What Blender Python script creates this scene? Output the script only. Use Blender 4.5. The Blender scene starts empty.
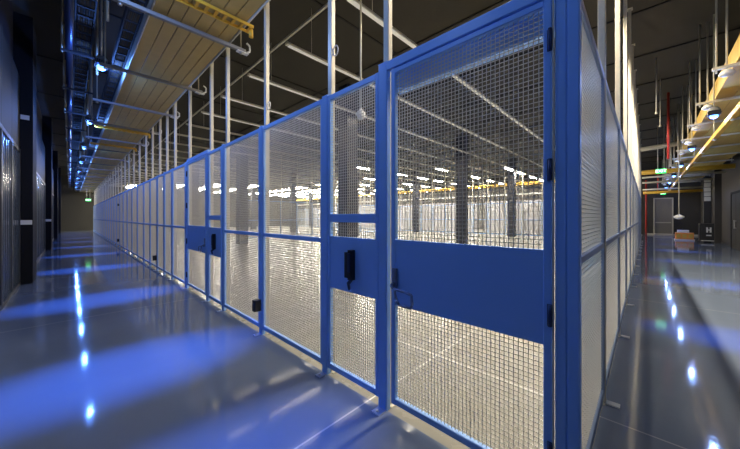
import bpy, math, random
from mathutils import Vector, Matrix
random.seed(7)
C = bpy.context.scene.collection
PI = math.pi
# ------------------------------------------------------------------ camera, world, exposure
EYE = 1.5
sc = bpy.context.scene
cam = bpy.data.objects.new('camera', bpy.data.cameras.new('camera'))
C.objects.link(cam)
cam.location = (0, 0, EYE)
cam.rotation_euler = (math.radians(90), 0, math.radians(43.83))
cam.data.sensor_width = 36
cam.data.lens = 36 * 288 / 740
cam.data.shift_y = -7.5 / 740
cam.data.clip_start = 0.05
sc.camera = cam
w = bpy.data.worlds.new('world'); sc.world = w; w.use_nodes = True
w.node_tree.nodes['Background'].inputs[0].default_value = (0.02, 0.02, 0.03, 1)
w.node_tree.nodes['Background'].inputs[1].default_value = 0.2
sc.view_settings.view_transform = 'Standard'
sc.view_settings.look = 'None'
sc.view_settings.gamma = 1
sc.view_settings.use_curve_mapping = False
sc.view_settings.exposure = 0.95
try:
    sc.cycles.max_bounces = 8; sc.cycles.diffuse_bounces = 4; sc.cycles.glossy_bounces = 4
    sc.cycles.sample_clamp_indirect = 4
except Exception: pass

BLUE_SPOT = 950       # power of each blue corridor spot
BLUE_WIDE = 27        # wide spill of each blue fixture, partly whitened as added fill
BATTEN = 9.0          # emission strength of dimmed battens
BATTEN_W = 60         # area light power per dimmed batten
FAR_LAMP = 95         # emission of far lamps

# ------------------------------------------------------------------ materials
def mat(name, col, rough=0.5, metal=0.0, emit=None, es=0, noise=0, nscale=8, coat=0, bump=0, spec=None):
    m = bpy.data.materials.new(name); m.use_nodes = True
    nt = m.node_tree; b = nt.nodes['Principled BSDF']
    b.inputs['Base Color'].default_value = (*col, 1)
    b.inputs['Roughness'].default_value = rough
    b.inputs['Metallic'].default_value = metal
    if coat: b.inputs['Coat Weight'].default_value = coat
    if spec is not None: b.inputs['Specular IOR Level'].default_value = spec
    if emit:
        b.inputs['Emission Color'].default_value = (*emit, 1)
        b.inputs['Emission Strength'].default_value = es
    if noise or bump:
        tc = nt.nodes.new('ShaderNodeTexCoord'); n = nt.nodes.new('ShaderNodeTexNoise')
        n.inputs['Scale'].default_value = nscale; n.inputs['Detail'].default_value = 5
        nt.links.new(tc.outputs['Object'], n.inputs['Vector'])
        if noise:
            mx = nt.nodes.new('ShaderNodeMix'); mx.data_type = 'RGBA'
            mx.inputs[6].default_value = (*[c * (1 - noise) for c in col], 1)
            mx.inputs[7].default_value = (*[min(1, c * (1 + noise)) for c in col], 1)
            nt.links.new(n.outputs['Fac'], mx.inputs[0]); nt.links.new(mx.outputs[2], b.inputs['Base Color'])
        if bump:
            bp = nt.nodes.new('ShaderNodeBump'); bp.inputs['Strength'].default_value = bump
            nt.links.new(n.outputs['Fac'], bp.inputs['Height']); nt.links.new(bp.outputs[0], b.inputs['Normal'])
    return m
M = {}
M['blue'] = mat('blue_paint', (0.30, 0.53, 0.97), 0.36, noise=0.05, nscale=3)
M['bluedark'] = mat('blue_paint_worn', (0.03, 0.12, 0.5), 0.4)
M['strut'] = mat('galvanised_strut', (0.62, 0.58, 0.47), 0.42, 0.25, noise=0.12, nscale=20)
M['wire'] = mat('wire', (0.62, 0.61, 0.57), 0.35, 0.35)
M['bframe'] = mat('pale_blue_frame', (0.30, 0.38, 0.55), 0.4, 0.3)
M['black'] = mat('black_plastic', (0.012, 0.012, 0.014), 0.4)
M['steel'] = mat('steel', (0.5, 0.5, 0.5), 0.3, 0.9)
M['darksteel'] = mat('dark_steel', (0.05, 0.07, 0.14), 0.35, 0.7)
M['white'] = mat('white_plastic', (0.75, 0.75, 0.73), 0.4)
M['tan'] = mat('tan_panel', (0.54, 0.39, 0.13), 0.5, 0.05, noise=0.15, nscale=4)
M['yellow'] = mat('yellow_duct', (0.85, 0.50, 0.05), 0.4)
M['gold'] = mat('golden_panel', (0.58, 0.38, 0.07), 0.5, 0.1, noise=0.15, nscale=4)
M['cable'] = mat('dark_cable', (0.05, 0.04, 0.035), 0.6)
M['cablebrown'] = mat('brown_cable', (0.09, 0.06, 0.03), 0.7, spec=.2)
M['ceil'] = mat('dark_ceiling', (0.045, 0.040, 0.028), 0.85, noise=0.15, nscale=1.5)
M['seam'] = mat('ceiling_seam', (0.015, 0.014, 0.012), 0.8)
M['wall'] = mat('dark_wall', (0.035, 0.030, 0.024), 0.6, noise=0.15, nscale=1)
M['wallblack'] = mat('black_wall', (0.008, 0.008, 0.010), 0.75, spec=.2)
M['navy'] = mat('navy_wall', (0.02, 0.022, 0.04), 0.6)
M['lilac'] = mat('pale_lilac_panel', (0.52, 0.51, 0.56), 0.45)
M['rack'] = mat('grey_blue_panel', (0.10, 0.125, 0.15), 0.22, 0.35)
M['rackframe'] = mat('rack_frame', (0.05, 0.055, 0.06), 0.4, 0.3)
M['brownpanel'] = mat('brown_panel', (0.035, 0.032, 0.025), 0.65, spec=.3)
M['column'] = mat('grey_column', (0.035, 0.035, 0.042), 0.5)
M['red'] = mat('red_pipe', (0.45, 0.03, 0.02), 0.4)
M['orange'] = mat('orange_box', (0.75, 0.28, 0.04), 0.5)
M['greydoor'] = mat('grey_door', (0.20, 0.18, 0.155), 0.5)
M['cream'] = mat('cream_trim', (0.5, 0.46, 0.36), 0.5)
M['handle'] = mat('handle_steel', (0.25, 0.30, 0.42), 0.3, 0.7)
M['rod'] = mat('dull_rod', (0.34, 0.30, 0.21), 0.6)
M['channel'] = mat('grey_channel', (0.26, 0.26, 0.25), 0.5, 0.2)
M['ladder'] = mat('ladder_paint', (0.03, 0.028, 0.03), 0.7, spec=.2)
M['lampblue'] = mat('blue_lens', (0.1, 0.2, 1), 0.3, emit=(0.07, 0.22, 1.0), es=5)
M['lampwhite'] = mat('lit_diffuser', (1, 1, 1), 0.3, emit=(1.0, 0.93, 0.78), es=FAR_LAMP)
M['batten'] = mat('dimmed_diffuser', (0.8, 0.78, 0.7), 0.4, emit=(1.0, 0.95, 0.82), es=0.12)
M['exit'] = mat('exit_green', (0.02, 0.4, 0.1), 0.4, emit=(0.02, 0.75, 0.12), es=1.3)
M['exittext'] = mat('exit_letters', (0.9, 1, 0.9), 0.4, emit=(0.8, 1, 0.8), es=2)
M['redled'] = mat('red_beacon', (0.6, 0.02, 0.02), 0.4, emit=(1, 0.05, 0.03), es=2)

def floor_mat():
    m = bpy.data.materials.new('epoxy_floor'); m.use_nodes = True
    nt = m.node_tree; b = nt.nodes['Principled BSDF']; L = nt.links.new
    tc = nt.nodes.new('ShaderNodeTexCoord'); sep = nt.nodes.new('ShaderNodeSeparateXYZ'); L(tc.outputs['Object'], sep.inputs[0])
    def mth(op, a, b_=None, c=None):
        n = nt.nodes.new('ShaderNodeMath'); n.operation = op
        for i, v in enumerate((a, b_, c)):
            if v is None: continue
            if isinstance(v, (int, float)): n.inputs[i].default_value = v
            else: L(v, n.inputs[i])
        return n.outputs[0]
    def line(o, off, step, wd):
        a = mth('ADD', o, off); md = mth('FLOORED_MODULO', a, step)
        dd = mth('MINIMUM', md, mth('SUBTRACT', step, md))
        return mth('LESS_THAN', dd, wd)
    lx = line(sep.outputs[0], 1.64, 4.4, 0.007); ly = line(sep.outputs[1], -2.76, 4.4, 0.007)
    ln = mth('MAXIMUM', lx, ly)
    n1 = nt.nodes.new('ShaderNodeTexNoise'); n1.inputs['Scale'].default_value = 0.9; n1.inputs['Detail'].default_value = 8; n1.inputs['Roughness'].default_value = 0.65
    L(tc.outputs['Object'], n1.inputs['Vector'])
    mx = nt.nodes.new('ShaderNodeMix'); mx.data_type = 'RGBA'
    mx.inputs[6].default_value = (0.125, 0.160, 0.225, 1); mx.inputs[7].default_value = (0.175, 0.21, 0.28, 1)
    L(n1.outputs['Fac'], mx.inputs[0])
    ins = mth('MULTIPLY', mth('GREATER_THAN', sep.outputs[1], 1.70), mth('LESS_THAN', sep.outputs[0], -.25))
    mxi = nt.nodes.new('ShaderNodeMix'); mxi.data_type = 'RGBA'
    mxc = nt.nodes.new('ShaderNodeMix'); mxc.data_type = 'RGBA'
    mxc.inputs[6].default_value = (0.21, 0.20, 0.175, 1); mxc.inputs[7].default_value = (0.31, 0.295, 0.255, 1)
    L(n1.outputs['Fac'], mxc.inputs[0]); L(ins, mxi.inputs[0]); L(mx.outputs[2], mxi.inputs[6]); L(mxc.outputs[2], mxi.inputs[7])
    mx2 = nt.nodes.new('ShaderNodeMix'); mx2.data_type = 'RGBA'; mx2.inputs[7].default_value = (0.75, 0.74, 0.70, 1)
    L(mth('MULTIPLY', ln, mth('MULTIPLY_ADD', ins, .65, .3)), mx2.inputs[0]); L(mxi.outputs[2], mx2.inputs[6]); L(mx2.outputs[2], b.inputs['Base Color'])
    n2 = nt.nodes.new('ShaderNodeTexNoise'); n2.inputs['Scale'].default_value = 5; n2.inputs['Detail'].default_value = 4
    L(tc.outputs['Object'], n2.inputs['Vector'])
    mr = nt.nodes.new('ShaderNodeMapRange'); mr.inputs['To Min'].default_value = 0.055; mr.inputs['To Max'].default_value = 0.09
    L(n2.outputs['Fac'], mr.inputs['Value']); L(mth('ADD', mr.outputs[0], mth('MULTIPLY', ins, .2)), b.inputs['Roughness'])
    n3 = nt.nodes.new('ShaderNodeTexNoise'); n3.inputs['Scale'].default_value = 14; n3.inputs['Detail'].default_value = 3
    L(tc.outputs['Object'], n3.inputs['Vector'])
    bp = nt.nodes.new('ShaderNodeBump'); bp.inputs['Strength'].default_value = 0.008; bp.inputs['Distance'].default_value = 0.05
    L(n3.outputs['Fac'], bp.inputs['Height']); L(bp.outputs[0], b.inputs['Normal'])
    b.inputs['Specular IOR Level'].default_value = 0.27; b.inputs['Coat Roughness'].default_value = 0.08
    return m
M['floor'] = floor_mat()

# ------------------------------------------------------------------ mesh helpers
class MB:
    def __init__(s): s.v = []; s.f = []; s.smooth = []
    def box(s, x0, x1, y0, y1, z0, z1):
        x0, x1 = sorted((x0, x1)); y0, y1 = sorted((y0, y1)); z0, z1 = sorted((z0, z1))
        n = len(s.v)
        s.v += [(x0,y0,z0),(x1,y0,z0),(x1,y1,z0),(x0,y1,z0),(x0,y0,z1),(x1,y0,z1),(x1,y1,z1),(x0,y1,z1)]
        for q in ((0,3,2,1),(4,5,6,7),(0,1,5,4),(1,2,6,5),(2,3,7,6),(3,0,4,7)):
            s.f.append(tuple(n + i for i in q)); s.smooth.append(False)
        return s
    def bev(s, x0, x1, y0, y1, z0, z1, r=0.004):
        """box with chamfered long edges (octagonal section along its longest axis)"""
        d = [x1-x0, y1-y0, z1-z0]; ax = d.index(max(d)); r = min(r, min(d) * 0.3)
        lo = (x0,y0,z0); hi = (x1,y1,z1); a, b = [i for i in range(3) if i != ax]
        if ax == 1: a, b = b, a
        pr = [(lo[a]+r,lo[b]),(hi[a]-r,lo[b]),(hi[a],lo[b]+r),(hi[a],hi[b]-r),(hi[a]-r,hi[b]),(lo[a]+r,hi[b]),(lo[a],hi[b]-r),(lo[a],lo[b]+r)]
        n = len(s.v)
        for e in (lo[ax], hi[ax]):
            for p in pr:
                c = [0,0,0]; c[ax] = e; c[a] = p[0]; c[b] = p[1]; s.v.append(tuple(c))
        for i in range(8):
            j = (i+1) % 8; s.f.append((n+i, n+j, n+8+j, n+8+i)); s.smooth.append(False)
        s.f.append(tuple(n+7-i for i in range(8))); s.f.append(tuple(n+8+i for i in range(8))); s.smooth += [False]*2
        return s
    def tube(s, p, q, r, n=10, r2=None):
        p, q = Vector(p), Vector(q); d = (q-p).normalized(); r2 = r if r2 is None else r2
        u = d.orthogonal().normalized(); v = d.cross(u); k = len(s.v)
        for c, rr in ((p, r), (q, r2)):
            for i in range(n):
                a = 2*PI*i/n; s.v.append(tuple(c + rr*(math.cos(a)*u + math.sin(a)*v)))
        for i in range(n):
            j = (i+1) % n; s.f.append((k+i, k+j, k+n+j, k+n+i)); s.smooth.append(True)
        s.f.append(tuple(k+n-1-i for i in range(n))); s.f.append(tuple(k+n+i for i in range(n))); s.smooth += [False]*2
        return s
    def path(s, pts, r, n=8):
        for a, b in zip(pts, pts[1:]): s.tube(a, b, r, n)
        return s
    def lathe(s, c, prof, n=20):
        k = len(s.v); m = len(prof)
        for r, z in prof:
            for i in range(n):
                a = 2*PI*i/n; s.v.append((c[0]+r*math.cos(a), c[1]+r*math.sin(a), c[2]+z))
        for j in range(m-1):
            for i in range(n):
                i2 = (i+1) % n; s.f.append((k+j*n+i, k+j*n+i2, k+(j+1)*n+i2, k+(j+1)*n+i)); s.smooth.append(True)
        return s
    def mesh(s, name, m):
        me = bpy.data.meshes.new(name); me.from_pydata(s.v, [], s.f)
        me.polygons.foreach_set('use_smooth', s.smooth); me.materials.append(m); me.update(); return me
    def build(s, name, m, parent=None, loc=None):
        o = bpy.data.objects.new(name, s.mesh(name, m)); C.objects.link(o)
        if parent: o.parent = parent
        if loc: o.location = loc
        return o
def tag(o, label, cat=None, group=None, kind=None):
    if label: o['label'] = label
    if cat: o['category'] = cat
    if group: o['group'] = group
    if kind: o['kind'] = kind
    return o
def thing(name, label, cat, loc=(0,0,0), rz=0, group=None):
    o = bpy.data.objects.new(name, None); C.objects.link(o); o.location = loc; o.rotation_euler = (0,0,rz)
    o.empty_display_size = 0.1
    return tag(o, label, cat, group)
def struct(name, mb, m, label=None):
    o = mb.build(name, m); o['kind'] = 'structure'
    if label: o['label'] = label
    return o
def dup(o, loc, rz=0, label=None, group=None):
    r = o.copy(); C.objects.link(r); r.location = loc; r.rotation_euler = (0,0,rz)
    if label: r['label'] = label
    if group: r['group'] = group
    for ch in list(o.children):
        c = ch.copy(); C.objects.link(c); c.parent = r
        for g in list(ch.children):
            d = g.copy(); C.objects.link(d); d.parent = c
    return r
ORD = 'first second third fourth fifth sixth seventh eighth ninth tenth eleventh twelfth thirteenth fourteenth fifteenth sixteenth seventeenth eighteenth nineteenth twentieth'.split()
def nth(i):
    if i < 20: return ORD[i]
    t = {2:'twenty',3:'thirty',4:'forty'}[(i+1)//10]; u = (i+1) % 10
    return {20:'twentieth',30:'thirtieth',40:'fortieth'}[i+1] if u == 0 else t + '-' + ORD[u-1]

# ------------------------------------------------------------------ room
CEIL = 6.0; XW = -44.5; XE = 3.05; YN = 34.0; YS = -4.0
struct('floor', MB().box(XW-.3, XE+.3, YS-.3, YN+.3, -.2, 0), M['floor'])
struct('ceiling', MB().box(XW-.3, XE+.3, YS-.3, YN+.3, CEIL, CEIL+.2), M['ceil'])
cm = MB()
for i in range(16): cm.box(XW, XE, YS+2.4*i+.6, YS+2.4*i+.64, CEIL-.03, CEIL-.002)
for i in range(12): cm.box(XE-.8-3.6*i, XE-.84-3.6*i, YS, YN, CEIL-.025, CEIL-.002)
struct('trim_1', cm, M['seam'], 'dark seams between the ceiling panels')
struct('wall_left', MB().box(XW, -2.6, -1.1, -.86, 0, CEIL), M['navy'], 'dark bulkhead wall behind the grey blue panels')
struct('wall_right', MB().box(XE, XE+.25, YS, YN, 0, CEIL), M['wall'])
struct('wall_back', MB().box(XW, XE, YN, YN+.25, 0, CEIL), M['wall'])
struct('wall_front', MB().box(XW, XE, YS-.25, YS, 0, CEIL), M['wallblack'])
struct('wall_end', MB().box(XW-.25, XW, YS-.25, YN+.25, 0, CEIL), M['brownpanel'])
struct('baseboard_right', MB().box(XE-.015, XE, YS, YN, 0, .1), M['black'])
struct('baseboard_back', MB().box(.0, XE-.015, YN-.015, YN, 0, .12), M['cream'])
# columns of the left bulkhead
def pil(i, x):
    struct('trim_%d' % (i+2), MB().box(x-1.0, x, -.86, -.58, 0, CEIL), M['wallblack'], 'black pilaster between bays of grey blue panels')
for i, x in enumerate((-10, -19.5, -29, -38.5)): pil(i, x)
# building columns inside the cage
k = 6
for y in (6.7, 15.3, 23.6):
    for x in (-7.5, -16.4, -25.3, -34.2):
        mb = MB().box(x-.24, x+.24, y-.24, y+.24, 0, CEIL)
        struct('trim_%d' % k, mb, M['column'], 'square grey building column standing inside the cage'); k += 1

# ------------------------------------------------------------------ left wall panels (slatted), between pilasters
def slat_panel(w_):
    t = thing('containment_panel', '', 'panel')
    f = MB()
    f.bev(-w_/2, -w_/2+.05, -.05, .03, 0, 3.0); f.bev(w_/2-.05, w_/2, -.05, .03, 0, 3.0)
    f.bev(-w_/2+.05, w_/2-.05, -.05, .03, 0, .08); f.bev(-w_/2+.05, w_/2-.05, -.05, .03, 2.92, 3.0)
    f.build('panel_frame', M['rackframe'], t)
    s = MB(); n = 9; x0 = -w_/2+.05; dx = (w_-.1)/n
    for i in range(n): s.box(x0+dx*i+.006, x0+dx*(i+1)-.006, -.03, .0 if i % 2 else .012, .08, 2.92)
    s.build('slats', M['rack'], t)
    MB().bev(-w_/2, w_/2, -.05, .02, 3.02, 4.6, .01).build('upper_panel', M['brownpanel'], t)
    return t
edges = [-2.6, -10, -19.5, -29, -38.5, -44.5]
bayname = ['the near bay', 'the second bay', 'the third bay', 'the fourth bay', 'the last bay']
for b in range(5):
    a0 = edges[b] - (1.0 if b else 0); a1 = edges[b+1]; n = round((a0-a1)/1.2); w_ = (a0-a1)/n
    first = None
    for i in range(n):
        lab = 'grey blue slatted wall panel, %s from the front in %s' % (nth(i), bayname[b])
        loc = (a0-w_*(i+.5), -.79, 0)
        if first is None:
            first = slat_panel(w_-.006); first.location = loc; first['label'] = lab; first['group'] = 'slatted panels along the left wall'
        else: dup(first, loc, 0, lab)
# notices on the pilasters
for i, (x, z, w_, nm) in enumerate(((-9.985, 1.38, .17, 'white notice plate on the first black pilaster'), (-9.985, 3.72, .13, 'small grey plate high on the first black pilaster'), (-19.485, 1.35, .17, 'white notice plate on the second black pilaster'))):
    o = MB().bev(x-.012, x, -.76, -.76+w_, z-.05, z+.05, .003).build('notice_plate', M['white']); tag(o, nm, 'sign')

# ------------------------------------------------------------------ wire mesh
def wire_mb(x0, x1, z0, z1, y=0, p=.025, r=.0018):
    m = MB(); nx = max(2, round((x1-x0)/p)); nz = max(2, round((z1-z0)/p))
    for i in range(1, nx): x = x0+(x1-x0)*i/nx; m.box(x-r, x+r, y-r, y+r, z0, z1)
    for j in range(1, nz): z = z0+(z1-z0)*j/nz; m.box(x0, x1, y-.0032, y+.0002, z-r, z+r)
    return m
ZB, ZT, ZM = 0.07, 2.65, 1.275
def panel(w_, fm, fw=.03, name='mesh_panel', cat='fence panel'):
    t = thing(name, '', cat)
    f = MB(); h = w_/2
    f.bev(-h, -h+fw, -.02, .02, ZB, ZT); f.bev(h-fw, h, -.02, .02, ZB, ZT)
    f.bev(-h+fw, h-fw, -.02, .02, ZB, ZB+.05); f.bev(-h+fw, h-fw, -.02, .02, ZT-.05, ZT)
    f.build('panel_frame', fm, t)
    MB().bev(-h+fw, h-fw, -.021, .015, ZM-.022, ZM+.022).build('middle_rail', fm, t)
    wire_mb(-h+fw, h-fw, ZB+.05, ZM-.022).build('wire_mesh', M['wire'], t)
    wire_mb(-h+fw, h-fw, ZM+.022, ZT-.05).build('wire_mesh', M['wire'], t)
    return t
cache = {}
def place_panel(w_, loc, rz, label, group=None, mt='blue'):
    k_ = (round(w_, 2), mt)
    if k_ in cache: o = dup(cache[k_], loc, rz, label, group)
    else:
        o = panel(w_, M[mt]); cache[k_] = o; o.location = loc; o.rotation_euler = (0,0,rz); o['label'] = label
        if group: o['group'] = group
    return o
def post_mb(w_, h): return MB().bev(-w_/2, w_/2, -.025, .025, 0, h, .006)
postc = {}
def place_post(loc, rz, label, w_=.08, h=2.66, m='blue', group=None, plate='bframe'):
    k_ = (w_, h, m)
    if k_ in postc: return dup(postc[k_], loc, rz, label, group)
    t = thing('fence_post', label, 'fence post', loc, rz, group); postc[k_] = t
    post_mb(w_, h).build('post_shaft', M[m], t)
    fp = MB().bev(-w_/2+.005, w_/2-.005, -.11, .0, 0.0, .008, .002)
    p = fp.build('foot_plate', M[plate], t)
    MB().lathe((0, -.08, .008), [(.011,0),(.011,.006),(.0,.008)], 8).build('bolt', M['steel'], p)
    MB().bev(-w_/2, w_/2, -.025, .025, h, h+.006).build('post_cap', M[m], t)
    return t
strutc = {}
def place_strut(loc, rz, label, top, group=None, w_=.055, d=.05):
    k_ = (round(top, 2), w_)
    if k_ in strutc: return dup(strutc[k_], loc, rz, label, group)
    t = thing('ceiling_strut', label, 'support post', loc, rz, group); strutc[k_] = t
    h = w_/2
    m = MB().bev(-h, h, -d/2, d/2, 0.006, top, .004)
    m.build('strut_post', M['strut'], t)
    MB().bev(-.06, .06, -d/2, d/2+.05, 0, .006, .002).build('foot_plate', M['strut'], t)
    MB().bev(-.06, .06, -.05, .05, top, top+.01, .002).build('top_plate', M['strut'], t)
    return t
YA = 1.715      # centre plane of the left fence run (front faces at 1.69)
BEAM = 5.0
# fence A: posts at given x, gaps between
gate_posts = []
postsA = [-2.23, -3.57, -4.90, -8.24, -9.09, -9.95, -11.0, -12.1, -13.4, -14.75, -16.1]
while postsA[-1] > -41: postsA.append(postsA[-1]-1.35)
lab0 = {0: 'blue fence post left of the nearer keypad panel', 1: 'blue fence post with the black box low on its front', 2: 'blue fence post right of the farther keypad panel'}
for i, x in enumerate(postsA):
    lb = lab0.get(i, 'blue fence post, %s one past the farther gate' % nth(i-3))
    place_post((x, YA, 0), 0, lb)
    lb2 = {0:'galvanised ceiling post behind the left edge of the nearer keypad panel', 1:'galvanised ceiling post behind the black box post', 2:'galvanised ceiling post behind the right edge of the farther keypad panel'}.get(i, 'galvanised ceiling post, %s one past the farther gate' % nth(i-3))
    place_strut((x+.01, YA+.055, 0), 0, lb2, CEIL-.011, 'galvanised ceiling posts of the left fence')
def pan_between(a, b, label, y=YA): # a>b
    w_ = (a-b)-.082; place_panel(round(w_, 3), ((a+b)/2, y, 0), 0, label, 'blue framed mesh panels of the left fence')
pan_between(-2.23, -3.57, 'blue framed mesh panel between the nearer keypad panel and black box post')
pan_between(-3.57, -4.90, 'blue framed mesh panel between black box post and farther keypad panel')
place_post((-7.02, YA, 0), 0, 'wide blue post at the left jamb of the farther gate', .14)
place_strut((-7.0, YA+.055, 0), 0, 'galvanised ceiling post behind the left jamb of the farther gate', CEIL-.011)
w_ = (8.24-.041)-(7.02+.071); place_panel(round(w_, 3), (-(8.24-.041+7.02+.071)/2, YA, 0), 0, 'blue framed mesh panel just past the farther gate', 'blue framed mesh panels of the left fence')
for i in range(3, len(postsA)-1):
    pan_between(postsA[i], postsA[i+1], 'blue framed mesh panel, %s one past the farther gate' % nth(i-2))

# keypad panels (0.62 m mesh)
def keypad_panel(loc, label, w_):
    t = thing('keypad_panel', label, 'lock panel', loc, 0); h = w_/2; fw = .035
    f = MB(); f.bev(-h, -h+fw, -.02, .02, ZB, ZT); f.bev(h-fw, h, -.02, .02, ZB, ZT)
    f.bev(-h+fw, h-fw, -.02, .02, ZB, ZB+.05); f.bev(-h+fw, h-fw, -.02, .02, ZT-.05, ZT)
    f.build('panel_frame', M['blue'], t)
    MB().bev(-h+fw, h-fw, -.022, .015, 1.452, 1.527).build('cross_bar', M['blue'], t)
    MB().bev(-h+fw, h-fw, -.014, .014, .838, 1.32, .003).build('lock_plate', M['blue'], t)
    wire_mb(-h+fw, h-fw, ZB+.05, .838).build('wire_mesh', M['wire'], t)
    wire_mb(-h+fw, h-fw, 1.32, 1.452).build('wire_mesh', M['wire'], t)
    wire_mb(-h+fw, h-fw, 1.527, ZT-.05).build('wire_mesh', M['wire'], t)
    k = MB().bev(-.055, -.005, -.05, -.014, .97, 1.19, .006).bev(.005, .055, -.065, -.014, .96, 1.215, .006).build('card_reader', M['black'], t)
    MB().bev(.013, .047, -.075, -.066, 1.03, 1.19, .003).build('reader_face', M['darksteel'], k)
    MB().tube((.03, -.075, .93), (.03, -.03, .97), .016).tube((.03,-.06,.88), (.03,-.075,.94), .012).build('lever', M['darksteel'], k)
    return t
keypad_panel((-1.862, YA, 0), 'blue lock panel with black card reader beside the large near gate', .65)
keypad_panel((-(5.0+5.57)/2, YA, 0), 'blue lock panel with black card reader beside the farther gate', .64)
# wide posts at gate latch sides
place_post((-1.49, YA, 0), 0, 'wide blue post between the near gate and its keypad panel', .09, 2.70)
place_strut((-1.50, YA+.055, 0), 0, 'galvanised ceiling post behind the latch side of the near gate', CEIL-.011)
place_post((-5.66, YA, 0), 0, 'wide blue post between the farther gate and its keypad panel', .088, 2.62)
place_strut((-5.66, YA+.055, 0), 0, 'galvanised ceiling post behind the latch side of the farther gate', CEIL-.011)

# gates
def gate(loc, w_, label, rz=0, S=1):
    t = thing('cage_gate', label, 'gate', loc, 0); h = w_/2; fw = .04; zb = .085; zt = 2.62
    f = MB(); f.bev(-h, -h+fw, -.022, .018, zb, zt); f.bev(h-fw, h, -.022, .018, zb, zt)
    f.bev(-h+fw, h-fw, -.022, .018, zb, zb+.045); f.bev(-h+fw, h-fw, -.022, .018, zt-.035, zt)
    f.build('gate_frame', M['blue'], t)
    MB().bev(-h+fw, h-fw, -.018, .012, .838, 1.33, .003).build('lock_plate', M['blue'], t)
    wire_mb(-h+fw, h-fw, zb+.045, .838).build('wire_mesh', M['wire'], t)
    wire_mb(-h+fw, h-fw, 1.33, zt-.035).build('wire_mesh', M['wire'], t)
    for z in (1.74, 1.0, .3, 2.4):
        MB().tube((S*(h-.008), -.034, z-.055), (S*(h-.008), -.034, z+.055), .009).bev(min(S*(h-.022), S*(h+.001)), max(S*(h-.022), S*(h+.001)), -.027, -.022, z-.055, z+.055, .002).build('hinge', M['darksteel'], t)
    x = -h+.035
    def X(v0, v1): return (S*(x+v0), S*(x+v1)) if S > 0 else (S*(x+v1), S*(x+v0))
    a_, b_ = X(-.018, .03); p = MB().bev(a_, b_, -.034, -.018, .99, 1.115, .006)
    p.lathe((S*(x+.006), -.03, .985), [(.02,-.02),(.024,0),(.02,.02)], 12)
    hd = p.build('latch', M['handle'], t)
    P = [(0, -.03, 1.01), (.0, -.065, .99), (.03, -.07, .975), (.13, -.07, .965), (.19, -.07, .955), (.195, -.07, .885), (.18, -.07, .86), (.08, -.07, .865), (.055, -.07, .895), (.04, -.07, .97)]
    MB().path([(S*(x+q[0]), q[1], q[2]) for q in P], .010).build('pull_handle', M['handle'], hd)
    return t
gate((-(.345+1.405)/2, YA, 0), 1.06, 'large near gate of blue plate and wire mesh with dark pull handle')
gate((-(5.72+6.935)/2, YA, 0), 1.20, 'farther blue gate with wire mesh above and below its plate', 0, -1)
# gate headers
tag(MB().bev(-1.445, -.34, YA-.025, YA+.025, 2.63, 2.70).build('gate_header', M['blue']), 'blue header bar over the large near gate', 'header')
tag(MB().bev(-6.945, -5.615, YA-.025, YA+.025, 2.63, 2.70).build('gate_header', M['blue']), 'blue header bar over the farther gate', 'header')
tag(MB().bev(-1.44, -.345, YA+.075, YA+.10, 2.50, 2.74).bev(-1.44, -.345, YA+.075, YA+.14, 2.49, 2.50, .003).build('closer_channel', M['blue']), 'blue channel behind the top of the near gate', 'channel')
# corner posts
place_post((-.308, YA, 0), 0, 'blue hinge post of the near gate beside the corner', .05, 2.9)
t = thing('corner_post', 'thick blue corner post at the front right of the cage', 'fence post', (-.256, 1.715, 0))
MB().bev(-.026, .026, -.025, .03, 0, 2.9, .006).build('post_shaft', M['blue'], t)
MB().bev(-.026, .026, -.025, .03, 2.9, 2.906).build('post_cap', M['blue'], t)
MB().bev(-.02, .02, -.1, -.025, 0, .008, .002).build('foot_plate', M['bframe'], t)
place_strut((-.30, YA+.06, 0), 0, 'galvanised ceiling post behind the corner of the cage', CEIL-.011)
tag(MB().bev(-.3430, -.3345, YA-.032, YA-.0235, .09, 2.62, .001).build('light_seam_strip', M['strut']), 'thin silver strip imitating the bright light seam between the near gate and its hinge post', 'strip')  # pale strip stands in for interior light showing through the hinge gap
# black boxes on posts
def blackbox(x, z, label, s=1):
    t = thing('sensor_box', label, 'sensor', (x, YA-.026, z))
    MB().bev(-.055*s, .03*s, -.085*s, -.002, -.07*s, .07*s, .012).build('sensor_body', M['black'], t)
    MB().tube((-.01, -.088*s, .02), (-.01, -.084*s, .02), .018).build('sensor_lens', M['darksteel'], t)
blackbox(-3.57, .375, 'black box low on the blue post between two mesh panels')
blackbox(-9.95, .35, 'black box low on a blue post past the farther gate')
blackbox(-18.8, .35, 'black box on a distant blue post of the left fence')
blackbox(-18.8, 2.1, 'small black box high on a distant blue post of the left fence', .8)

# fence B along +Y, outer face x = -0.24
postsB = [3.0 + 1.8*i for i in range(13)]   # to 24.6
prev = 1.75
for i, y in enumerate(postsB):
    a = prev + (.0 if i == 0 else .03); b = y-.03; w_ = b-a
    place_panel(round(w_-.004, 3), (-.262, (a+b)/2, 0), PI/2, 'grey mesh panel of the right fence, %s from the corner' % nth(i), 'grey mesh panels of the right fence', 'bframe')
    place_strut((-.262, y, 0), PI/2, 'galvanised ceiling post of the right fence, %s from the corner' % nth(i), CEIL-.011, 'galvanised ceiling posts of the right fence')
    o = MB().bev(-.235, -.15, y-.03, y+.03, 0.0, .012, .003).build('floor_bracket', M['white']); tag(o, 'pale floor bracket under the right fence, %s from the corner' % nth(i), 'bracket', 'floor brackets along the right fence')
    prev = y
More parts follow.
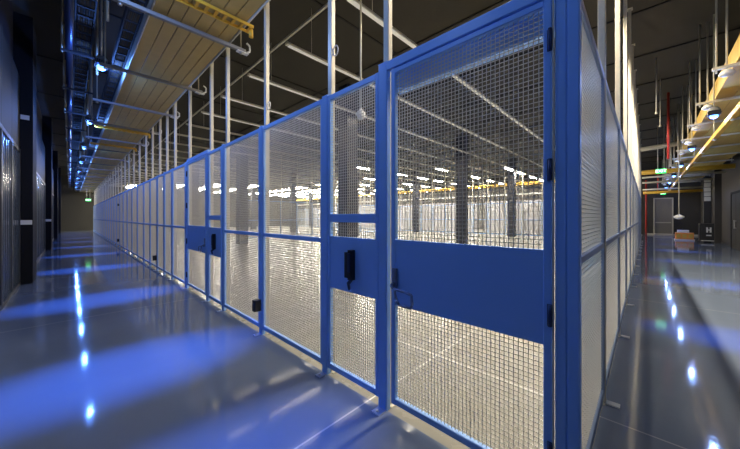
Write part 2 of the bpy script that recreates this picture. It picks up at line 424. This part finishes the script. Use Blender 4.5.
# far fence (y = 24.6)
x = -.262; i = 0
while x > -40.5:
    wd = 1.35
    if i: place_strut((x, 24.6, 0), 0, 'distant galvanised post of the fence across the hall', CEIL-.011, 'distant posts of the far fence')
    place_panel(round(wd-.06, 3), (x-wd/2, 24.6, 0), 0, 'distant blue framed mesh panel of the fence across the hall', 'distant panels of the far fence')
    x -= wd; i += 1
# partition inside the cage
y = 8.0; i = 0
while y < 23.4:
    place_strut((-19.3, y, 0), PI/2, 'galvanised post of the partition inside the cage, %s from its near end' % nth(i), CEIL-.011, 'posts of the inner partition')
    place_panel(1.29, (-19.3, y+.675, 0), PI/2, 'mesh panel of the partition inside the cage, %s from its near end' % nth(i), 'panels of the inner partition')
    y += 1.35; i += 1
# pale cabinets beyond
cab = None; x = -1.2; i = 0
while x > -43:
    if cab is None:
        cab = thing('server_cabinet', 'distant pale lilac cabinet in the row beyond the far fence', 'cabinet', (x, 28.5, 0), 0, 'pale cabinets beyond the far fence')
        MB().bev(-.6, .6, 0, 1.0, 0, 3.0, .01).build('cabinet_body', M['lilac'], cab)
        dd = MB().bev(-.57, .57, -.03, 0, .1, 2.2, .006).build('cabinet_door', M['lilac'], cab)
        MB().bev(.48, .51, -.06, -.03, 1.0, 1.3, .004).build('handle', M['steel'], dd)
    elif i % 6 != 3: dup(cab, (x, 28.5, 0))
    x -= 1.22; i += 1

# ------------------------------------------------------------------ interior battens and lamps
xs = [-1.0, -3.4, -5.2, -7.0, -8.8, -10.6] 
while xs[-1] > -42: xs.append(xs[-1]-1.8)
def arealight(name, loc, sx, sy, power, col, parent=None, rot=(0,0,0)):
    l = bpy.data.lights.new(name, 'AREA'); l.shape = 'RECTANGLE'; l.size = sx; l.size_y = sy; l.energy = power; l.color = col
    o = bpy.data.objects.new(name, l); C.objects.link(o); o.location = loc; o.rotation_euler = rot
    if parent: o.parent = parent
    return o
battens = {}
for i, x in enumerate(xs):
    near = i < 6
    L_ = 12.0 if near else 29.5
    key = near
    lab = 'white ceiling batten running into the hall, %s from the right fence' % nth(i)
    if key not in battens:
        t = thing('ceiling_batten', lab, 'ceiling light', (x, 3.0, 4.95), 0, 'white ceiling battens over the cage'); battens[key] = t
        MB().bev(-.05, .05, 0, 29.5, -.0, .05, .008).build('batten_housing', M['strut'], t)
        MB().bev(-.042, .042, .05, L_-.05, -.012, 0, .004).build('diffuser', M['batten' if near else 'strut'], t)
        for yy in (.6, L_/2, L_-.6):
            MB().tube((0, yy, .05), (0, yy, CEIL-4.95), .006, 6).build('hanger_rod', M['strut'], t)
    else: t = dup(battens[key], (x, 3.0, 4.95), 0, lab)
    if near:
        arealight('batten_light', (x, 3.0+L_/2, 4.93), .08, L_-.1, BATTEN_W * (9 if i == 0 else .9), (1.0, .88, .68))
tag(MB().bev(-43, -.4, 2.93, 2.97, 4.99, 5.03).build('cross_rail', M['strut']), 'thin cross rail joining the near ends of the ceiling battens', 'rail')
lamp = None
pts = []
for i in range(21):
    x = -7.0-1.8*i
    for y in (5, 8, 11, 14, 18.5, 21.5, 24.2, 27.5, 30.5, 32.7):
        t_ = -.6925*x+.7214*y; r_ = .7214*x+.6925*y; far = 30 if r_/t_ < -.11 else 19   # only the lamps deep in the hall are switched on
        if t_ > far and (i % 2 == 0 or x < -30): pts.append((x, y))
for x, y in pts:
    if y > 33: continue
    if lamp is None:
        lamp = thing('linear_lamp', 'distant glowing linear lamp hanging over the hall', 'ceiling light', (x, y, 4.86), 0, 'glowing linear lamps over the hall')
        MB().bev(-.11, .11, -.7, .7, .03, .08, .01).build('lamp_housing', M['white'], lamp)
        MB().bev(-.09, .09, -.68, .68, 0, .03, .008).build('lamp_diffuser', M['lampwhite'], lamp)
    else: dup(lamp, (x, y, 4.86))
# red beacons on ceiling
for (x, y, n) in ((-2.6, 7.2, 'right'), (-4.4, 6.6, 'left')):
    o = MB().lathe((x, y, CEIL-.5), [(0,-.05),(.035,-.03),(.04,0),(.02,.02),(.008,.03),(.008,.5)], 12).build('ceiling_beacon', M['redled']); tag(o, 'small red beacon under the dark ceiling, the %s one seen through the gate' % n, 'beacon')
# hanging dome camera inside
t = thing('dome_camera', 'white dome camera hanging on a long rod behind the keypad panel', 'camera', (-3.07, 3.0, 3.0))
MB().tube((0,0,.1), (0,0,CEIL-3.0), .014).build('drop_rod', M['strut'], t)
MB().lathe((0,0,0), [(0,-.06),(.045,-.04),(.06,0),(.07,.02),(.07,.05),(.03,.09),(.016,.12)], 18).build('camera_housing', M['white'], t)
# cable loops on struts
def torus(cx, cy, cz, R, r, axis='y', n=16):
    m = MB(); P = []
    for i in range(n+1):
        a = 2*PI*i/n
        P.append((cx+R*math.cos(a), cy, cz+R*1.4*math.sin(a)) if axis == 'y' else (cx, cy+R*math.cos(a), cz+R*1.4*math.sin(a)))
    return m.path(P, r, 6)
for x, z, lb in ((-3.497, 2.93, 'small pale cable loop on the ceiling post behind the black box post'), (-2.157, 3.1, 'small pale cable loop on the ceiling post left of the keypad panel')):
    tag(torus(x, YA+.055, z, .035, .006).build('cable_loop', M['white']), lb, 'cable')

# ------------------------------------------------------------------ left overhead tray
def tray(name, x0, x1, y0, y1, z, mt, label, along='x', strips=6):
    t = thing(name, label, 'duct', (0,0,0))
    m = MB()
    if along == 'x':
        w_ = (y1-y0)/strips
        for i in range(strips): m.bev(x0, x1, y0+w_*i+.004, y0+w_*(i+1)-.004, z, z+.02, .004)
        s = MB().bev(x0, x1, y0-.02, y0, z-.02, z+.35).bev(x0, x1, y1, y1+.02, z-.02, z+.35)
    else:
        w_ = (x1-x0)/strips
        for i in range(strips): m.bev(x0+w_*i+.004, x0+w_*(i+1)-.004, y0, y1, z, z+.02, .004)
        s = MB().bev(x0-.02, x0, y0, y1, z-.02, z+.35).bev(x1, x1+.02, y0, y1, z-.02, z+.35)
    m.build('bottom_panels', mt, t); s.build('side_rail', M['strut'] if along == 'x' else M['gold'], t)
    tp = MB().box(x0, x1, y0, y1, z+.2, z+.22) if along == 'x' else MB().box(x0, x1, y0, y1, z+.2, z+.22)
    tp.build('cable_fill', M['cable'], t)
    return t
secs = [(2.6, -4.2), (-4.2, -10.8), (-10.8, -17.4), (-17.4, -24), (-24, -30.6), (-30.6, -37.2), (-37.2, -43.8)]
for i, (a, b) in enumerate(secs):
    tray('cable_tray', b+.006, a-.006, .74, 1.70, 4.2, M['tan'], 'tan panelled overhead tray above the left corridor, %s section from the corner' % nth(i))
def trapeze_left(x, label, first=[None]):
    if first[0] is None:
        t = thing('trapeze_support', label, 'support', (x, 0, 0), 0, 'trapeze supports under the left tray'); first[0] = t
        MB().bev(-.03, .03, .35, 1.93, 4.10, 4.15, .004).build('cross_channel', M['channel'], t)
        for y in (.42, 1.86):
            r = MB().tube((0, y, 4.06), (0, y, CEIL), .011, 8).build('hanger_rod', M['rod'], t)
            MB().lathe((0, y, 4.085), [(.0,-.02),(.022,-.02),(.022,0),(.0,0.005)], 8).build('nut', M['steel'], r)
        MB().bev(-.04, .04, 1.80, 1.97, 4.085, 4.10, .003).path([(.0, 1.95, 4.12), (0, 2.0, 4.15), (0, 2.0, 4.24), (0, 1.95, 4.27)], .014).build('end_clamp', M['white'], t)
    else: dup(first[0], (x, 0, 0), 0, label)
for i in range(20):
    x = -2.45-2.15*i
    if x < -43: break
    trapeze_left(x, 'grey cross channel under the tan tray, %s from the corner' % nth(i))
# yellow perforated cross ducts
def yduct(x, label, first=[None]):
    if first[0] is None:
        t = thing('yellow_cross_duct', label, 'duct', (x, 0, 0)); first[0] = t
        m = MB().bev(-.09, -.07, .50, 1.78, 4.14, 4.18).bev(.07, .09, .50, 1.78, 4.14, 4.18)
        for k in range(12): m.box(-.07, .07, .53+.11*k, .565+.11*k, 4.15, 4.165)
        m.build('ladder_frame', M['yellow'], t)
        MB().tube((0, 1.78, 4.05), (0, 1.78, 4.16), .03).build('end_fitting', M['yellow'], t)
    else: dup(first[0], (x, 0, 0), 0, label)
yduct(-4.05, 'yellow perforated ladder duct crossing under the tan tray nearest the corner')
yduct(-11.6, 'yellow perforated ladder duct crossing under the tan tray at mid corridor')
yduct(-14.4, 'yellow perforated ladder duct farthest down the left corridor')
# dark cable ladder beside the tray
def ladder(x0, x1, y0, y1, z, label, along='x'):
    t = thing('cable_ladder', label, 'cable tray', (0,0,0)); m = MB(); c = MB(); n = 6
    L0, L1 = (x0, x1) if along == 'x' else (y0, y1)
    def B(m, a0, a1, b0, b1, z0, z1): (m.box(a0, a1, b0, b1, z0, z1) if along == 'x' else m.box(b0, b1, a0, a1, z0, z1))
    b0, b1 = (y0, y1) if along == 'x' else (x0, x1)
    B(m, L0, L1, b0, b0+.02, z, z+.1); B(m, L0, L1, b1-.02, b1, z, z+.1)
    q = L0
    while q < L1: B(m, q, q+.03, b0+.02, b1-.02, z, z+.02); q += .3
    m.build('ladder_rails', M['ladder'], t)
    for i in range(n):
        bb = b0+.03+(b1-b0-.06)*(i+.5)/n
        p, q_ = ((L0, bb, z+.045), (L1, bb, z+.045)) if along == 'x' else ((bb, L0, z+.045), (bb, L1, z+.045))
        cc = MB().tube(p, q_, .022, 8); cc.build('cable', M['cablebrown'] if i % 2 else M['cable'], t)
    return t
ladder(-43.5, 2.5, .53, .71, 4.32, 'dark cable ladder beside the tan tray over the left corridor')
ladder(-43.5, 2.5, .05, .29, 4.75, 'higher dark cable ladder over the left corridor')
tag(MB().tube((-43.8, -.01, 4.592), (2.6, -.01, 4.592), .05, 14).build('conduit', M['darksteel']), 'long straight conduit over the middle of the left corridor', 'pipe')
# hanger rods on left (conduit trapezes)
first = None
for i in range(19):
    x = -3.2-2.2*i
    if x < -43: break
    lb = 'conduit hanger with two rods over the left corridor, %s from the corner' % nth(i)
    if first is None:
        first = thing('conduit_hanger', lb, 'hanger', (x, 0, 0), 0, 'conduit hangers over the left corridor')
        MB().bev(-.02, .02, -.12, .40, 4.50, 4.54, .004).build('hanger_channel', M['ladder'], first)
        MB().tube((0, -.10, 4.48), (0, -.10, CEIL), .014, 8).build('hanger_rod', M['rod'], first)
        MB().tube((0, .36, 4.22), (0, .36, CEIL), .018, 8).build('hanger_rod', M['rod'], first)
    else: dup(first, (x, 0, 0), 0, lb)

# ------------------------------------------------------------------ blue corridor lamps
def blue_lamp(loc, rz, label, group):
    t = thing('blue_lamp', label, 'lamp', loc, rz, group)
    MB().tube((0,0,.1), (0,0,CEIL-loc[2]), .013, 8).build('drop_rod', M['strut'], t)
    m = MB()
    for k in range(7): m.bev(-.09, .09, -.09+.03*k-.006, -.09+.03*k+.006, .0, .10, .002)
    m.bev(-.1, .1, -.1, .1, .03, .06, .004)
    m.build('lamp_housing', M['black'], t)
    MB().lathe((0,0,.1), [(.0,.09),(.06,.08),(.09,.04),(.10,0)], 18).build('lamp_cap', M['channel'], t)
    MB().lathe((0,0,0), [(.06,.02),(.068,-.01),(.055,-.045),(.03,-.06),(0,-.065)], 16).build('lamp_lens', M['lampblue'], t)
    return t
def blue_spot(loc, rz, k=1):
    l = bpy.data.lights.new('blue_spot', 'SPOT'); l.energy = BLUE_SPOT * k; l.color = (.045, .19, 1.0)
    l.spot_size = math.radians(25); l.spot_blend = 1.0; l.shadow_soft_size = .05
    o = bpy.data.objects.new('blue_spot', l); C.objects.link(o); o.location = (loc[0], loc[1], loc[2]-.09)
    o.rotation_euler = (0, 0, rz); o.scale = (.9, 1.7, 1)
    l2 = bpy.data.lights.new('blue_spill', 'POINT'); l2.energy = BLUE_WIDE * (.6 if loc[0] > 0 else 1 if loc[0] > -5 else 1.4); l2.color = (.26, .44, 1.0) if loc[0] > -5 else (.10, .27, 1.0); l2.shadow_soft_size = .03  # whiter spill on near and right-corridor lamps is fill added for paint and floor
    o2 = bpy.data.objects.new('blue_spill', l2); C.objects.link(o2); o2.location = (loc[0], loc[1], loc[2]-.12)
first = None
for i, x in enumerate([-1.7, -3.7, -7.2] + [-11.6-4.4*k for k in range(7)]):
    loc = (x, .40, 4.25)
    lb = 'glowing blue lamp over the left corridor, %s from the corner' % nth(i)
    if first is None: first = blue_lamp(loc, 0, lb, 'blue lamps over the left corridor')
    else: dup(first, loc, 0, lb)
    blue_spot(loc, 0, .6 if i == 0 else 1)
first = None
for i, y in enumerate((-.2, 5.6, 9.9, 14.2, 18.5, 22.8, 27.1, 31.4)):
    loc = (1.08, y, 3.75) if i else (1.7, .4, 3.75)
    lb = 'glowing blue lamp over the right corridor, %s from the near end' % nth(i)
    if first is None: first = blue_lamp(loc, 0, lb, 'blue lamps over the right corridor')
    else: dup(first, loc, 0, lb)
    blue_spot(loc, PI/2 if i else 0, .5)

# ------------------------------------------------------------------ right corridor overhead
for i, (a, b) in enumerate([(2.0, 8.5), (8.5, 15), (15, 21.5), (21.5, 28), (28, 33.5)]):
    tray('cable_tray', 1.14, 2.75, a+.006, b-.006, 4.2, M['gold'], 'golden panelled overhead tray over the right corridor, %s section from the near end' % nth(i), 'y', 6)
t = thing('yellow_raceway', 'long bright yellow raceway along the right corridor ceiling', 'duct')
MB().bev(1.25, 1.35, 2.0, 33, 3.55, 3.66, .01).build('raceway_body', M['yellow'], t)
for k in range(8): MB().tube((1.30, 3.1+4.4*k, 3.66), (1.30, 3.1+4.4*k, 4.178), .01, 6).build('hanger_rod', M['strut'], t)
for k in range(14): MB().lathe((1.30, 3+2.2*k, 3.55), [(.0,-.035),(.03,-.03),(.035,0)], 12).build('raceway_fitting', M['white'], t)
first = None
for i in range(14):
    y = 3.6+2.2*i; lb = 'pale cross channel with rods under the golden tray, %s from the near end' % nth(i)
    if first is None:
        first = thing('trapeze_support', lb, 'support', (0, y, 0), 0, 'trapeze supports under the golden tray')
        MB().bev(.85, 2.9, -.03, .03, 4.12, 4.17, .004).build('cross_channel', M['strut'], first)
        for x in (.9, 1.02, 2.85):
            MB().tube((x, 0, 4.06), (x, 0, CEIL), .014, 8).build('hanger_rod', M['strut'], first)
        MB().lathe((1.02, 0, 4.02), [(0,-.03),(.08,-.03),(.1,0),(.06,.06),(.02,.08)], 16).build('junction_dome', M['white'], first)
    else: dup(first, (0, y, 0), 0, lb)
# cross ducts
tag(MB().tube((-.2, 22, 3.95), (XE, 22, 3.95), .12, 16).build('yellow_pipe', M['yellow']), 'thick yellow pipe crossing the right corridor level with the nearer exit sign', 'pipe')
tag(MB().tube((-.2, 31, 3.38), (XE, 31, 3.38), .10, 16).build('yellow_pipe', M['yellow']), 'lower yellow pipe crossing the right corridor near its end', 'pipe')
tag(MB().tube((-.2, 18.3, 4.62), (1.5, 18.3, 4.72), .10, 16).build('grey_duct', M['strut']), 'grey round duct crossing the right corridor above the exit sign', 'pipe')
for (y, z, lb) in ((24.2, 3.9, 'upper'), (26.2, 3.75, 'middle'), (28.5, 3.45, 'lower')):
    tag(MB().tube((-.2, y, z), (XE, y, z), .06, 12).build('grey_pipe', M['strut']), '%s grey pipe crossing the right corridor between the yellow pipes' % lb, 'pipe')
tag(MB().tube((.57, 15, 3.6), (.57, 15, CEIL), .035, 12).build('red_pipe', M['red']), 'red vertical sprinkler pipe dropping from the ceiling over the right corridor', 'pipe')
tag(MB().tube((.62, 31, 3.48), (.62, 31, CEIL), .035, 12).build('red_pipe', M['red']), 'short red pipe between the two exit signs', 'pipe')
tag(MB().tube((-.02, 33.6, 0), (-.02, 33.6, 4.6), .06, 12).build('red_pipe', M['red']), 'red standpipe against the end wall of the right corridor', 'pipe')
for k, (x, y) in enumerate(((.2, 11.5), (.32, 13.2), (.62, 17), (.8, 19.5))):
    tag(MB().tube((x, y, 3.9 if k > 1 else 4.45), (x, y, CEIL), .014, 8).lathe((x, y, 3.86 if k > 1 else 4.41), [(0,0),(.03,.01),(.02,.06),(.014,.08)], 10).build('drop_rod', M['strut']), 'thin metal rod hanging over the right corridor, %s from the near end' % nth(k), 'rod')
# yellow tray across hall at y=25
t = thing('yellow_hall_tray', 'long yellow tray running above the far fence across the hall', 'duct')
MB().bev(-41, -.4, 25.3, 25.7, 4.1, 4.3, .01).build('tray_body', M['yellow'], t)
for k in range(14):
    MB().tube((-1.5-3*k, 25.5, 4.3), (-1.5-3*k, 25.5, CEIL), .02, 6).build('hanger_rod', M['strut'], t)
pr = MB().bev(-41, -.4, 25.9, 26.1, 3.35, 3.5)
for k in range(14): pr.tube((-2-3*k, 26, 3.5), (-2-3*k, 26, CEIL), .02, 6)
tag(pr.build('pale_rail', M['white']), 'pale horizontal rail above the distant cabinets', 'rail')

# exit signs
def exit_sign(loc, s, label, rod=0):
    t = thing('exit_sign', label, 'sign', loc)
    MB().bev(-.25*s, .25*s, -.02, .03, -.15*s, .15*s, .005).build('sign_body', M['exit'], t)
    cu = bpy.data.curves.new('exit_text', 'FONT'); cu.body = 'EXIT'; cu.size = .26*s; cu.align_x = 'CENTER'; cu.align_y = 'CENTER'; cu.extrude = .003
    tmp = bpy.data.objects.new('tmp', cu); C.objects.link(tmp)
    dg = bpy.context.evaluated_depsgraph_get(); dg.update()
    me = bpy.data.meshes.new_from_object(tmp.evaluated_get(dg)); bpy.data.objects.remove(tmp)
    me.materials.clear(); me.materials.append(M['exittext'])
    o = bpy.data.objects.new('lettering', me); C.objects.link(o); o.parent = t; o.rotation_euler = (PI/2, 0, 0); o.location = (0, -.024, 0)
    if rod:
        for x in (-.15*s, .15*s): MB().tube((x, .005, .15*s), (x, .005, rod), .012, 8).build('hanger_rod', M['strut'], t)
    return t
exit_sign((.51, 20, 3.74), .72, 'green exit sign hanging over the right corridor, the larger one', CEIL-3.74)
exit_sign((1.0, YN-.06, 3.45), .6, 'small green exit sign over the door ending the right corridor')
# left corridor exit: faces +x
e = exit_sign((XW+.3, 1.35, 3.2), .7, 'green exit sign at the far end of the left corridor', 1.09); e.rotation_euler = (0, 0, PI/2); e.location = (-38.0, 1.2, 3.1)

# end door of the right corridor
def wall_door(name, label, x0, x1, y, z, m):
    o = thing(name, label, None); o['kind'] = 'structure'
    MB().bev(x0, x1, y-.05, y, 0, z, .004).build('door_leaf', m, o)
    MB().bev(x0-.08, x0, y-.09, y, 0, z+.08).bev(x1, x1+.08, y-.09, y, 0, z+.08).bev(x0, x1, y-.09, y, z, z+.08).build('door_frame', M['cream'], o)
    MB().bev(x0+.05, x1-.05, y-.11, y-.05, 1.0, 1.08).build('push_bar', M['cream'], o)
    return o
wall_door('door_1', 'grey door with push bar ending the right corridor', .50, 1.50, YN-.016, 3.0, M['greydoor'])
tag(MB().bev(.45, 1.45, 32.2, 33.0, .0, .16, .01).build('pallet', M['cream']), 'low pale pallet in front of the end door', 'pallet')
# double doors on right wall
def side_door(i, y0, label):
    o = thing('door_%d' % i, label, None); o['kind'] = 'structure'; x = XE
    for k in (0, 1):
        d_ = MB().bev(x-.05, x, y0+.95*k+.01, y0+.95*(k+1)-.01, .01, 2.6, .004).build('door_leaf', M['brownpanel'], o)
        yy = y0+.95+(-.1 if k == 0 else .1)
        MB().bev(x-.11, x-.09, yy-.015, yy+.015, .95, 1.35).bev(x-.09, x-.05, yy-.012, yy+.012, .97, 1.0).bev(x-.09, x-.05, yy-.012, yy+.012, 1.3, 1.33).build('pull_handle', M['steel'], d_)
    MB().bev(x-.07, x, y0-.09, y0, 0, 2.7).bev(x-.07, x, y0+1.9, y0+1.99, 0, 2.7).bev(x-.07, x, y0-.09, y0+1.99, 2.6, 2.7).build('door_frame', M['wallblack'], o)
side_door(2, 20.5, 'dark double door in the right wall nearest the camera')
side_door(3, 29.8, 'dark double door in the right wall near the end')
side_door(4, 12.0, 'dark double door in the right wall beside the second blue lamp')
struct('trim_40', MB().box(XE-.25, XE, 25.4, 26.0, 0, CEIL), M['wall'], 'dark pilaster on the right wall')
# column notices
t = thing('notice_column', 'white stacked notice panels on dark column in the right corridor', 'sign', (2.62, 26.4, 0))
MB().bev(-.16, .16, -.08, .08, 0, 3.9, .01).build('column', M['black'], t)
for k in range(5): MB().bev(-.13, .13, -.095, -.08, 2.45+.28*k, 2.70+.28*k, .004).build('notice', M['white'], t)
# black cabinet with white mark
t = thing('equipment_cart', 'black wheeled equipment box with white mark by the right wall', 'cart', (2.6, 25.9, 0))
b_ = MB().bev(-.35, .35, -.3, .3, .1, 1.12, .03).build('cart_body', M['black'], t)
MB().bev(-.36, .36, -.32, -.30, .15, 1.05, .01).bev(-.28, .28, -.34, -.32, .25, .95, .01).build('front_panel', M['black'], b_)
MB().bev(-.1, -.03, -.35, -.34, .6, .9, .002).bev(.03, .1, -.35, -.34, .6, .9, .002).bev(-.03, .03, -.35, -.34, .72, .78, .002).bev(-.1, .1, -.35, -.34, .4, .47, .002).build('white_mark', M['white'], b_)
MB().bev(-.3, .3, -.31, -.29, .1, .16).build('bumper', M['white'], t)
for sx in (-.27, .27):
    for sy in (-.22, .22): MB().tube((sx-.02, sy, .05), (sx+.02, sy, .05), .05, 14).build('wheel', M['black'], t)
# orange crate with white box
t = thing('orange_crate', 'orange crate on the floor near the end of the right corridor', 'crate', (1.75, 27.4, 0))
MB().bev(-.4, .4, -.3, .3, .08, .5, .02).build('crate_body', M['orange'], t)
MB().bev(-.44, .44, -.34, .34, 0, .08, .01).build('crate_base', M['cream'], t)
for k in range(3): MB().bev(-.35+.26*k, -.17+.26*k, -.31, -.3, .18, .4, .004).build('crate_recess', M['gold'], t)
tag(MB().bev(1.45, 1.95, 27.2, 27.6, .505, .66, .01).build('white_carton', M['white']), 'white carton lying on the orange crate', 'carton')
# hanging dome on white rod
t = thing('pendant_sensor', 'white dome hanging on a thin rod over the end of the right corridor', 'sensor', (1.0, 18.0, 1.5))
MB().tube((0,0,.1), (0,0,CEIL-1.5), .02, 8).build('drop_rod', M['strut'], t)
MB().lathe((0,0,0), [(0,-.1),(.1,-.08),(.16,-.02),(.16,.03),(.08,.08),(.02,.12)], 18).build('dome', M['white'], t)
